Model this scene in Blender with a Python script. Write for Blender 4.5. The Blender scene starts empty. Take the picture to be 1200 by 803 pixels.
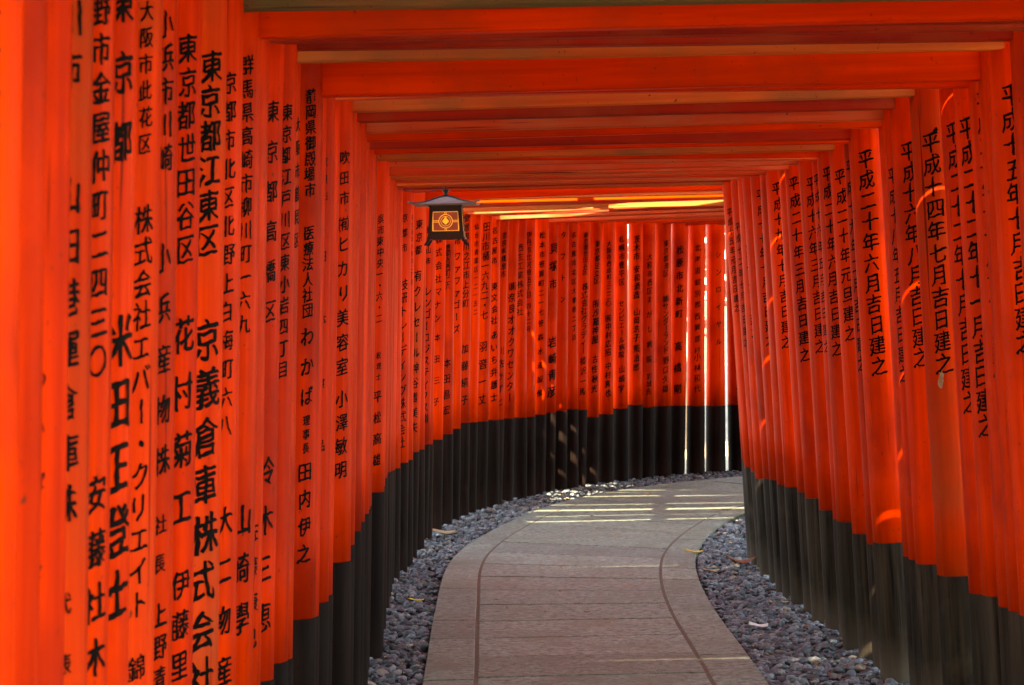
import bpy, bmesh, math, random
import numpy as np
from mathutils import Vector, Matrix, noise

# ---------------------------------------------------------------- camera, sky, sun, exposure
S = bpy.context.scene
COL = S.collection
R = math.radians
cam_d = bpy.data.cameras.new("camera"); cam = bpy.data.objects.new("camera", cam_d); COL.objects.link(cam)
cam_d.sensor_width = 36; cam_d.lens = 90; cam_d.clip_end = 500; cam_d.clip_start = .05
EYE = 1.5
cam.matrix_world = Matrix.Translation((0, 0, EYE)) @ Matrix.Rotation(R(90 - .945), 4, 'X') @ Matrix.Rotation(R(-1.3), 4, 'Z')
cam_d.dof.use_dof = True; cam_d.dof.focus_distance = 9.6; cam_d.dof.aperture_fstop = 14
S.camera = cam
SUN_TRAVEL_AZ = R(14)      # direction the light travels, clockwise from +Y
SUN_EL = R(43)
w = bpy.data.worlds.new("World"); S.world = w; w.use_nodes = True
nt = w.node_tree; bg = nt.nodes["Background"]
sky = nt.nodes.new("ShaderNodeTexSky"); sky.sky_type = 'NISHITA'; sky.sun_disc = False
sky.sun_elevation = SUN_EL; sky.sun_rotation = SUN_TRAVEL_AZ + math.pi
nt.links.new(sky.outputs[0], bg.inputs[0]); bg.inputs[1].default_value = .15
sd = bpy.data.lights.new("sun", 'SUN'); sd.energy = 3.0; sd.angle = R(.5); sd.color = (1, .93, .82)
so = bpy.data.objects.new("sun", sd); COL.objects.link(so)
tr = Vector((math.sin(SUN_TRAVEL_AZ) * math.cos(SUN_EL), math.cos(SUN_TRAVEL_AZ) * math.cos(SUN_EL), -math.sin(SUN_EL)))
so.rotation_euler = tr.to_track_quat('-Z', 'Y').to_euler()
S.view_settings.view_transform = 'Standard'; S.view_settings.look = 'None'
S.view_settings.exposure = 3.92; S.view_settings.gamma = 1
S.view_settings.use_white_balance = True; S.view_settings.white_balance_temperature = 8600; S.view_settings.white_balance_tint = 10
S.cycles.use_denoising = True
S.cycles.max_bounces = 10; S.cycles.diffuse_bounces = 6; S.cycles.glossy_bounces = 3
S.cycles.sample_clamp_indirect = 8

rnd = random.Random(11)
nrnd = np.random.default_rng(7)

# ---------------------------------------------------------------- helpers
def tag(o, label=None, cat=None, group=None, kind=None):
    if label: o['label'] = label
    if cat: o['category'] = cat
    if group: o['group'] = group
    if kind: o['kind'] = kind
    return o
def link_mesh(name, verts, faces, mat, parent=None, smooth=False, loc=None):
    me = bpy.data.meshes.new(name); me.from_pydata(verts, [], faces)
    if smooth: me.polygons.foreach_set('use_smooth', [True] * len(me.polygons))
    me.materials.append(mat); me.update()
    o = bpy.data.objects.new(name, me); COL.objects.link(o)
    if parent: o.parent = parent
    if loc: o.location = loc
    return o
def bm_obj(name, bm, mat, parent=None, smooth=False):
    me = bpy.data.meshes.new(name); bm.to_mesh(me); bm.free()
    if smooth: me.polygons.foreach_set('use_smooth', [True] * len(me.polygons))
    me.materials.append(mat)
    o = bpy.data.objects.new(name, me); COL.objects.link(o)
    if parent: o.parent = parent
    return o
def empty(name, loc, rz=0):
    o = bpy.data.objects.new(name, None); COL.objects.link(o); o.location = loc; o.rotation_euler = (0, 0, rz)
    o.empty_display_size = .1
    return o
def box(bm, x0, x1, y0, y1, z0, z1):
    v = [bm.verts.new((x, y, z)) for z in (z0, z1) for y in (y0, y1) for x in (x0, x1)]
    for f in ((0, 2, 3, 1), (4, 5, 7, 6), (0, 1, 5, 4), (2, 6, 7, 3), (0, 4, 6, 2), (1, 3, 7, 5)):
        bm.faces.new([v[i] for i in f])
    return v
def lathe(bm, prof, seg=28, cap=True):
    rings = []
    for r, z in prof:
        rings.append([bm.verts.new((r * math.cos(2 * math.pi * k / seg), r * math.sin(2 * math.pi * k / seg), z)) for k in range(seg)])
    for a, b in zip(rings, rings[1:]):
        for k in range(seg):
            f = bm.faces.new((a[k], a[(k + 1) % seg], b[(k + 1) % seg], b[k])); f.smooth = True
    if cap:
        bm.faces.new(rings[0][::-1]); bm.faces.new(rings[-1])

# ---------------------------------------------------------------- materials
class NT:
    def __init__(s, name):
        s.m = bpy.data.materials.new(name); s.m.use_nodes = True; s.t = s.m.node_tree
        s.b = s.t.nodes['Principled BSDF']
    def n(s, t, **k):
        q = s.t.nodes.new(t)
        for a, v in k.items(): setattr(q, a, v)
        return q
    def l(s, a, b): s.t.links.new(a, b)
    def noise(s, vec, scale, detail=3, rough=.55):
        q = s.n('ShaderNodeTexNoise'); q.inputs['Scale'].default_value = scale
        q.inputs['Detail'].default_value = detail; q.inputs['Roughness'].default_value = rough
        s.l(vec, q.inputs['Vector']); return q.outputs['Fac']
    def ramp(s, fac, p0, p1):
        q = s.n('ShaderNodeMapRange'); q.inputs[1].default_value = p0; q.inputs[2].default_value = p1
        s.l(fac, q.inputs[0]); return q.outputs[0]
    def mix(s, fac, a, b, blend='MIX'):
        q = s.n('ShaderNodeMix'); q.data_type = 'RGBA'; q.blend_type = blend
        for v, i in ((fac, 0), (a, 6), (b, 7)):
            if hasattr(v, 'node'): s.l(v, q.inputs[i])
            elif i == 0: q.inputs[0].default_value = v
            else: q.inputs[i].default_value = (*v, 1)
        return q.outputs[2]
    def coords(s, scale, kind='Object', shift=True):
        tc = s.n('ShaderNodeTexCoord'); mp = s.n('ShaderNodeMapping'); mp.inputs['Scale'].default_value = scale
        s.l(tc.outputs[kind], mp.inputs[0])
        if shift:
            oi = s.n('ShaderNodeObjectInfo'); ml = s.n('ShaderNodeMath', operation='MULTIPLY'); ml.inputs[1].default_value = 37.
            s.l(oi.outputs['Random'], ml.inputs[0])
            ad = s.n('ShaderNodeVectorMath', operation='ADD'); s.l(mp.outputs[0], ad.inputs[0]); s.l(ml.outputs[0], ad.inputs[1])
            return ad.outputs[0]
        return mp.outputs[0]
    def rand(s):
        return s.n('ShaderNodeObjectInfo').outputs['Random']
    def bump(s, h, strength, dist=.002):
        q = s.n('ShaderNodeBump'); q.inputs['Strength'].default_value = strength; q.inputs['Distance'].default_value = dist
        s.l(h, q.inputs['Height']); s.l(q.outputs[0], s.b.inputs['Normal'])
    def val(s, col, fac, lo, hi):
        q = s.n('ShaderNodeMapRange'); q.inputs[3].default_value = lo; q.inputs[4].default_value = hi; s.l(fac, q.inputs[0])
        h = s.n('ShaderNodeHueSaturation'); s.l(q.outputs[0], h.inputs['Value']); s.l(col, h.inputs['Color']); return h.outputs[0]

def paint_mat(name, a, b, worn, amount, grain, rough=.42, vlo=.80, vhi=1.1):
    """lacquer over wood: grain runs along `grain` ('Z' pillars, 'X' beams)"""
    M = NT(name)
    st = (14, 14, .55) if grain == 'Z' else (.55, 14, 14)
    c = M.coords(st); big = M.coords((1.5, 1.5, 1.5))
    s1 = M.noise(c, 2.2, 5, .62); s2 = M.noise(big, 1.6, 4, .6); s3 = M.noise(c, 7., 3, .7)
    col = M.mix(M.ramp(s1, .36, .66), a, (b[0] * .82, b[1] * .8, b[2]))
    col = M.mix(M.ramp(s2, .62 - amount * .4, .80 - amount * .3), col, worn)
    ck = M.noise(M.coords((34, 34, .8) if grain == 'Z' else (.8, 34, 34)), 1.5, 2, .5)
    col = M.mix(M.ramp(ck, .70, .735), col, (b[0] * .35, b[1] * .4, b[2]))
    sp = M.noise(M.coords((60, 60, 40)), 1.2, 2)
    col = M.mix(M.ramp(sp, .70, .76), col, (.12, .02, .008))
    col = M.val(col, M.rand(), vlo, vhi)
    M.l(col, M.b.inputs['Base Color'])
    rr = M.n('ShaderNodeMapRange'); rr.inputs[3].default_value = rough - .08; rr.inputs[4].default_value = rough + .18; M.l(s1, rr.inputs[0])
    M.l(rr.outputs[0], M.b.inputs['Roughness'])
    M.b.inputs['Specular IOR Level'].default_value = .05
    M.bump(s3, .5, .003)
    return M.m
VERM = [paint_mat('vermilion_lacquer', (.68, .037, .0015), (.56, .025, .001), (.36, .016, .002), .32, 'Z'),
        paint_mat('vermilion_lacquer_deep', (.62, .030, .0015), (.50, .020, .001), (.32, .014, .002), .35, 'Z', .48),
        paint_mat('vermilion_lacquer_faded', (.62, .040, .004), (.50, .026, .003), (.38, .045, .010), .45, 'Z', .55)]
BEAM = [paint_mat('vermilion_beam', (.68, .038, .0015), (.56, .026, .001), (.40, .03, .005), .35, 'X'),
        paint_mat('maroon_beam', (.34, .022, .008), (.22, .018, .008), (.30, .05, .018), .35, 'X', .5),
        paint_mat('weathered_beam', (.52, .125, .026), (.46, .080, .015), (.28, .10, .03), .45, 'X', .6),
        paint_mat('olive_weathered_beam', (.30, .13, .04), (.18, .10, .035), (.11, .09, .035), .7, 'X', .65),
        paint_mat('salmon_beam', (.60, .085, .025), (.50, .05, .012), (.48, .12, .045), .5, 'X', .55)]
def black_mat(name, a, b, mud=(.05, .038, .026)):
    M = NT(name)
    c = M.coords((16, 16, .7)); s1 = M.noise(c, 2., 5, .65); s2 = M.noise(M.coords((2, 2, 2)), 2.2, 4)
    col = M.mix(M.ramp(s1, .36, .66), a, b)
    s4 = M.noise(M.coords((40, 40, .9)), 1.6, 3, .6); col = M.mix(M.ramp(s4, .60, .68), col, (a[0] * .4, a[1] * .4, a[2] * .4))
    col = M.mix(M.ramp(s2, .58, .8), col, (b[0] * 1.5, b[1] * 1.5, b[2] * 1.35))
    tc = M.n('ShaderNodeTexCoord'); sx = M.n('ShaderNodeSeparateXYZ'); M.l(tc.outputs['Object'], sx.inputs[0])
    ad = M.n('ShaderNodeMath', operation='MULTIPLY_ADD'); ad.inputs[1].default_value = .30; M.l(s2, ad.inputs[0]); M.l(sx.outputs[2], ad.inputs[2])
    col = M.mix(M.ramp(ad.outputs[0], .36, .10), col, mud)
    M.l(M.val(col, M.rand(), .75, 1.3), M.b.inputs['Base Color'])
    M.b.inputs['Roughness'].default_value = .75; M.b.inputs['Specular IOR Level'].default_value = .06
    M.bump(M.noise(c, 6, 3, .7), .5, .002); return M.m
BLK_SHADED = black_mat('black_foot_paint_shaded', (.003, .0016, .001), (.010, .005, .0032), (.016, .009, .006))  # left feet: shade on that wall is put into this darker colour
BLK_LIT = black_mat('weathered_black_foot_paint_lit', (.006, .0045, .0032), (.034, .027, .018), (.085, .070, .050))  # right feet: lighter copy, light put into the colour along with wear
def ink(name, c, fade):
    M = NT(name); f = M.noise(M.coords((30, 30, 30)), 1.5, 3)
    M.l(M.mix(M.ramp(f, .62, .95), c, fade), M.b.inputs['Base Color']); M.b.inputs['Roughness'].default_value = .55
    M.b.inputs['Specular IOR Level'].default_value = .04
    return M.m
INK = ink('black_ink', (.0025, .0016, .0012), (.035, .005, .002))
INK_FADED = ink('faded_ink', (.02, .006, .003), (.16, .018, .005))

def stone_mat():
    M = NT('paving_stone'); tc = M.coords((1, 1, 1), shift=False)
    at = M.n('ShaderNodeAttribute', attribute_name='tone')
    sp = M.noise(tc, 26, 9, .86); pat = M.noise(tc, 2.2, 6, .65); fine = M.noise(tc, 9, 7, .8)
    col = M.mix(M.ramp(sp, .41, .60), (.020, .026, .017), (.225, .268, .19))
    col = M.mix(M.ramp(fine, .50, .75), col, (.155, .185, .132))
    col = M.mix(M.ramp(pat, .48, .72), col, (.078, .088, .050))
    col = M.val(col, at.outputs['Fac'], .78, 1.18)
    M.l(col, M.b.inputs['Base Color']); M.b.inputs['Roughness'].default_value = .62
    M.bump(sp, .9, .006); return M.m
STONE = stone_mat()
def plain(name, c, rough=.7, c2=None, scale=20, spec=.3):
    M = NT(name)
    if c2:
        M.l(M.mix(M.ramp(M.noise(M.coords((1, 1, 1)), scale, 4), .3, .7), c, c2), M.b.inputs['Base Color'])
    else: M.b.inputs['Base Color'].default_value = (*c, 1)
    M.b.inputs['Roughness'].default_value = rough; M.b.inputs['Specular IOR Level'].default_value = spec
    return M.m
SOIL = plain('pale_bounce_soil', (.32, .26, .17), .95, (.2, .16, .10), 3)  # ground colour lightened to bounce sunlight in between the pillars
BED = plain('dark_gravel_bed', (.03, .026, .022), .95, (.015, .013, .012), 12)
JOINT = plain('rusty_joint', (.13, .085, .042), .95, (.07, .048, .028), 30)
def gravel_mat():
    M = NT('gravel_stone'); at = M.n('ShaderNodeAttribute', attribute_name='tone')
    cr = M.n('ShaderNodeValToRGB'); e = cr.color_ramp.elements
    e[0].position = 0; e[0].color = (.016, .021, .024, 1); e[1].position = 1; e[1].color = (.30, .27, .21, 1)
    for p, c in ((.35, (.058, .073, .075, 1)), (.7, (.122, .148, .152, 1)), (.9, (.23, .27, .262, 1)), (.955, (.15, .10, .06, 1))):
        q = e.new(p); q.color = c
    M.l(at.outputs['Fac'], cr.inputs[0])
    n = M.noise(M.coords((1, 1, 1), shift=False), 90, 3)
    M.l(M.mix(M.ramp(n, .3, .8), cr.outputs[0], (.028, .027, .026), 'MIX'), M.b.inputs['Base Color'])
    M.b.inputs['Roughness'].default_value = .6; return M.m
GRAVEL = gravel_mat()

# ---------------------------------------------------------------- ground, path, gravel
def catmull(P, n=40):
    P = [Vector(p) for p in P]; Q = [P[0] * 2 - P[1]] + P + [P[-1] * 2 - P[-2]]; out = []
    for i in range(1, len(Q) - 2):
        a, b, c, d = Q[i - 1:i + 3]
        for k in range(n):
            t = k / n
            out.append(.5 * (2 * b + (c - a) * t + (2 * a - 5 * b + 4 * c - d) * t * t + (3 * b - a - 3 * c + d) * t ** 3))
    out.append(P[-1]); return out
PAIRS = [((-.33, -2), (.98, -2)), ((-.335, 2), (.965, 2)), ((-.345, 5), (.955, 5)), ((-.36, 7.5), (.945, 7.5)), ((-.375, 10), (.937, 10)),
         ((-.395, 12.1), (.92, 12)), ((-.385, 14.2), (.955, 13.6)), ((-.256, 15.7), (1.05, 14.8)), ((.07, 17.5), (1.27, 16.15)),
         ((.40, 18.65), (1.56, 17.25)), ((.85, 19.6), (1.95, 18.1)), ((1.4, 20.3), (2.4, 18.75)), ((2.1, 20.85), (2.9, 19.2)),
         ((3., 21.15), (3.6, 19.45)), ((4.2, 21.2), (4.3, 19.5)), ((5.4, 20.9), (5.2, 19.3))]
PL = catmull([p[0] for p in PAIRS]); PR = catmull([p[1] for p in PAIRS])
cumc = [0.]
for i in range(1, len(PL)): cumc.append(cumc[-1] + (((PL[i] + PR[i]) - (PL[i - 1] + PR[i - 1])) / 2).length)
def edge_at(s):
    s = max(0, min(cumc[-1] - 1e-4, s)); i = int(np.searchsorted(cumc, s, side='right') - 1); i = min(i, len(PL) - 2)
    t = (s - cumc[i]) / (cumc[i + 1] - cumc[i]); return PL[i].lerp(PL[i + 1], t), PR[i].lerp(PR[i + 1], t)
PATH_Z = .035
def build_path():
    V, F, T = [], [], []
    def slab(s0, s1, u0, u1, gap):
        # u in metres from left edge if >=0; tone per slab
        k = max(1, int((s1 - s0) / .2)); tone = min(1, max(0, rnd.gauss(.5, .2))); dz = rnd.uniform(-.002, .002)
        rows = []
        for j in range(k + 1):
            s = s0 + gap / 2 + (s1 - s0 - gap) * j / k
            a, b = edge_at(s); wd = (b - a).length; e = (b - a) / wd
            xa = a + e * (u0(wd)); xb = a + e * (u1(wd)); rows.append((xa, xb))
        base = len(V); ins = .004
        for xa, xb in rows:
            e = (xb - xa).normalized()
            for p, z in ((xa, PATH_Z - .07), (xa, PATH_Z + dz - ins), (xa + e * ins, PATH_Z + dz), (xb - e * ins, PATH_Z + dz), (xb, PATH_Z + dz - ins), (xb, PATH_Z - .07)):
                V.append((p.x, p.y, z))
        for j in range(k):
            for q in range(5):
                a = base + j * 6 + q; F.append((a, a + 1, a + 7, a + 6)); T.append(tone)
        for j, o in ((0, (0, 5, 4, 3, 2, 1)), (k, (0, 1, 2, 3, 4, 5))):
            F.append(tuple(base + j * 6 + q for q in o)); T.append(tone)
    BW, G = .205, .018
    s = 0
    while s < cumc[-1] - .7:
        L = .595 + rnd.uniform(-.02, .02)
        slab(s, s + L, lambda w: BW + .008, lambda w: w - BW - .008, G); s += L
    for left in (True, False):
        s = 0
        while s < cumc[-1] - 1.5:
            L = rnd.choice((.62, .62, 1.2, 1.5))
            if left: slab(s, s + L, lambda w: 0, lambda w: BW - .008, .010)
            else: slab(s, s + L, lambda w: w - BW + .008, lambda w: w, .010)
            s += L
    o = link_mesh('path', V, F, STONE); at = o.data.attributes.new('tone', 'FLOAT', 'FACE'); at.data.foreach_set('value', T)
    tag(o, 'curving path of grey stone slabs with kerb stones on both sides', 'path', kind='structure')
    # mortar bed seen in the joints
    V, F = [], []
    for i in range(0, len(PL), 4):
        e = (PR[i] - PL[i]).normalized()
        for p in (PL[i] + e * .02, PR[i] - e * .02): V.append((p.x, p.y, PATH_Z - .004))
    F = [(2 * i, 2 * i + 1, 2 * i + 3, 2 * i + 2) for i in range(len(V) // 2 - 1)]
    tag(link_mesh('path_bed', V, F, JOINT), 'rust brown mortar bed showing in the joints between the slabs', 'path', kind='structure')
build_path()
def build_bed():
    V = []
    for i in range(0, len(PL), 3):
        e = (PR[i] - PL[i]).normalized()
        for p in (PL[i] - e * 1.0, PR[i] + e * .75): V.append((p.x, p.y, -.018))
    F = [(2 * i, 2 * i + 1, 2 * i + 3, 2 * i + 2) for i in range(len(V) // 2 - 1)]
    tag(link_mesh('gravel_bed', V, F, BED), 'dark earth bed under the gravel', 'ground', kind='structure')
build_bed()

def ground():
    N = 40; V, F = [], []
    for j in range(N + 1):
        for i in range(N + 1):
            x = -120 + 240 * (i / N); y = -120 + 280 * (j / N)
            d = max(0, abs(x - 1.2) - 9) if y < 34 else 6 + abs(x) * .3
            V.append((x, y, -.025 + .12 * d ** 1.05 * (.7 + .5 * noise.noise(Vector((x * .05, y * .05, 0))))))
    for j in range(N):
        for i in range(N): a = j * (N + 1) + i; F.append((a, a + 1, a + N + 2, a + N + 1))
    tag(link_mesh('ground', V, F, SOIL, smooth=True), 'pale dry soil beneath the gates, lightened to bounce sunlight inside', 'ground', kind='structure')
ground()

def ico(sub):
    bm = bmesh.new(); bmesh.ops.create_icosphere(bm, subdivisions=sub, radius=1)
    v = np.array([x.co[:] for x in bm.verts]); f = np.array([[q.index for q in x.verts] for x in bm.faces]); bm.free(); return v, f
def build_gravel():
    protos = []
    for k in range(10):
        v, f = ico(2 if k < 6 else 1)
        off = nrnd.uniform(0, 50, 3)
        d = np.array([1 + .42 * noise.noise(Vector(p * 1.15 + off)) for p in v]); v = v * d[:, None]
        # knock flat facets into it
        for q in range(5):
            n = nrnd.normal(size=3); n /= np.linalg.norm(n); h = nrnd.uniform(.55, .8)
            ex = np.maximum(v @ n - h, 0); v = v - ex[:, None] * n * .85
        protos.append((v, f))
    spots = []
    def strip(side, s0, s1, wfun, dens):
        n = 0
        s = s0
        while s < s1:
            wd = wfun(s); ds = 1 / (dens * wd)
            a, b = edge_at(s); e = (b - a).normalized()
            q = nrnd.uniform(.0, 1) * wd
            p = a - e * (q + .012) if side < 0 else b + e * (q + .012)
            spots.append((p.x, p.y, s)); s += ds
    def yfind(y, P):  # arc position where the edge reaches y
        i = next((k for k in range(len(P)) if P[k].y > y), len(P) - 1); return cumc[i]
    sa, sb = yfind(8.3, PL), yfind(12, PL)
    strip(-1, sa, sb, lambda s: .40, 1900)
    sc = cumc[-1] - .5
    strip(-1, sb, sc, lambda s: .42 + .35 * min(1, (s - sb) / 5), 1400)
    ra, rb = yfind(8.3, PR), yfind(12.5, PR)
    strip(1, ra, rb, lambda s: .62, 1900)
    strip(1, rb, yfind(18.5, PR), lambda s: .62, 1500)
    VV, FF, TT = [], [], []; base = 0
    for x, y, s in spots:
        near = y < 12.5
        v, f = protos[nrnd.integers(0, 6)] if near and nrnd.random() < .75 else protos[nrnd.integers(6, 10)]
        sz = nrnd.uniform(.011, .025) * (1 if nrnd.random() < .93 else 1.45)
        a = nrnd.uniform(0, 6.283); ca, sa_ = math.cos(a), math.sin(a)
        sc3 = np.array([sz * nrnd.uniform(.9, 1.5), sz * nrnd.uniform(.7, 1), sz * nrnd.uniform(.5, .8)])
        q = v * sc3; t = nrnd.uniform(-.5, .5); ct, st = math.cos(t), math.sin(t)
        q = np.stack([q[:, 0] * ct - q[:, 2] * st, q[:, 1], q[:, 0] * st + q[:, 2] * ct], 1)
        q = np.stack([q[:, 0] * ca - q[:, 1] * sa_, q[:, 0] * sa_ + q[:, 1] * ca, q[:, 2]], 1) + np.array([x, y, nrnd.uniform(-.016, .022)])
        VV.append(q); FF.append(f + base); base += len(q); TT.append(np.full(len(f), nrnd.random()))
    V = np.concatenate(VV); F = np.concatenate(FF); T = np.concatenate(TT)
    me = bpy.data.meshes.new('gravel'); me.vertices.add(len(V)); me.vertices.foreach_set('co', V.ravel())
    me.loops.add(len(F) * 3); me.loops.foreach_set('vertex_index', F.ravel().astype(np.int32))
    me.polygons.add(len(F)); me.polygons.foreach_set('loop_start', np.arange(0, len(F) * 3, 3, dtype=np.int32))
    me.update(); me.validate()
    at = me.attributes.new('tone', 'FLOAT', 'FACE'); at.data.foreach_set('value', T)
    me.materials.append(GRAVEL); o = bpy.data.objects.new('gravel', me); COL.objects.link(o)
    tag(o, 'loose blue grey gravel filling the strips beside the path', 'gravel', kind='stuff')
    print('gravel stones', len(spots), 'tris', len(F))
build_gravel()

# ---------------------------------------------------------------- lettering
GL = {}
def glyph(ch, bold):
    """outline of one character as (verts, faces) in an em box centred on 0, cut into vertical strips so it can wrap a pillar"""
    k = (ch, bold)
    if k in GL: return GL[k]
    cu = bpy.data.curves.new('glyph', 'FONT'); cu.body = ch; cu.size = 1; cu.resolution_u = 3; cu.offset = bold
    o = bpy.data.objects.new('glyph', cu); COL.objects.link(o)
    dg = bpy.context.evaluated_depsgraph_get(); ev = o.evaluated_get(dg); me = ev.to_mesh()
    bm = bmesh.new(); bm.from_mesh(me); ev.to_mesh_clear(); bpy.data.objects.remove(o); bpy.data.curves.remove(cu)
    bmesh.ops.remove_doubles(bm, verts=bm.verts, dist=1e-4)
    for ax, n in ((0, 8), (1, 6)):
        for q in range(1, n):
            co = [0, 0, 0]; no = [0, 0, 0]; co[ax] = q / n - (.12 if ax else 0); no[ax] = 1
            bmesh.ops.bisect_plane(bm, geom=bm.verts[:] + bm.edges[:] + bm.faces[:], plane_co=co, plane_no=no)
    seed = ord(ch[0]) * .37
    vs = []
    for v in bm.verts:
        x, y = v.co.x - .5, v.co.y - .38
        if ch in 'ー': x, y = y, -x
        # brush slant: horizontals rise to the right, strokes swell and thin a little
        y += .10 * x + .03 * math.sin(x * 5)
        nx = noise.noise(Vector((x * 5 + seed, y * 5, 0))); ny = noise.noise(Vector((x * 5, y * 5 + seed, 9)))
        vs.append((x + .046 * nx, y + .046 * ny))
    bm.verts.index_update()
    fs = [tuple(v.index for v in f.verts) for f in bm.faces]; bm.free()
    GL[k] = (vs, fs); return GL[k]
def inscription(segs, rfun, phi, side, parent, mat, bold, width=.92):
    """black brush writing wrapped round a pillar; phi = angle from the viewer-facing front towards the path"""
    V, F = [], []; rr = random.Random(str(segs))
    for txt, z0, z1, sz in segs:
        n = len(txt)
        for i, ch in enumerate(txt):
            z = z0 + (z1 - z0) * (i / (n - 1) if n > 1 else 0)
            vs, fs = glyph(ch, .002); wob = rr.uniform(-.05, .05) * sz; sx = rr.uniform(.92, 1.06)
            for nib in (-1, 0, 1):
              b = len(V)
              for x, y in vs:
                wv = bold * (.45 + 1.7 * abs(noise.noise(Vector((x * 4 + i * 3.3, y * 4, len(txt))))))
                x, y = x + nib * wv * 1.25, y - nib * wv * .55
                zz = z + y * sz * 1.06; r = rfun(zz) + .00025 * nib; a = phi + side_angle(x * sz * width * sx + wob, r, side)
                # angle a measured from front (-y): inner direction is +x for the left pillar, -x for the right one
                s_ = math.sin(a) * (1 if side < 0 else -1)
                V.append((r * s_, -r * math.cos(a), zz))
              F += [tuple(b + q for q in f) for f in fs]
    return link_mesh('inscription', V, F, mat, parent)
def side_angle(x, r, side):
    return x / r * (1 if side < 0 else -1)

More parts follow.
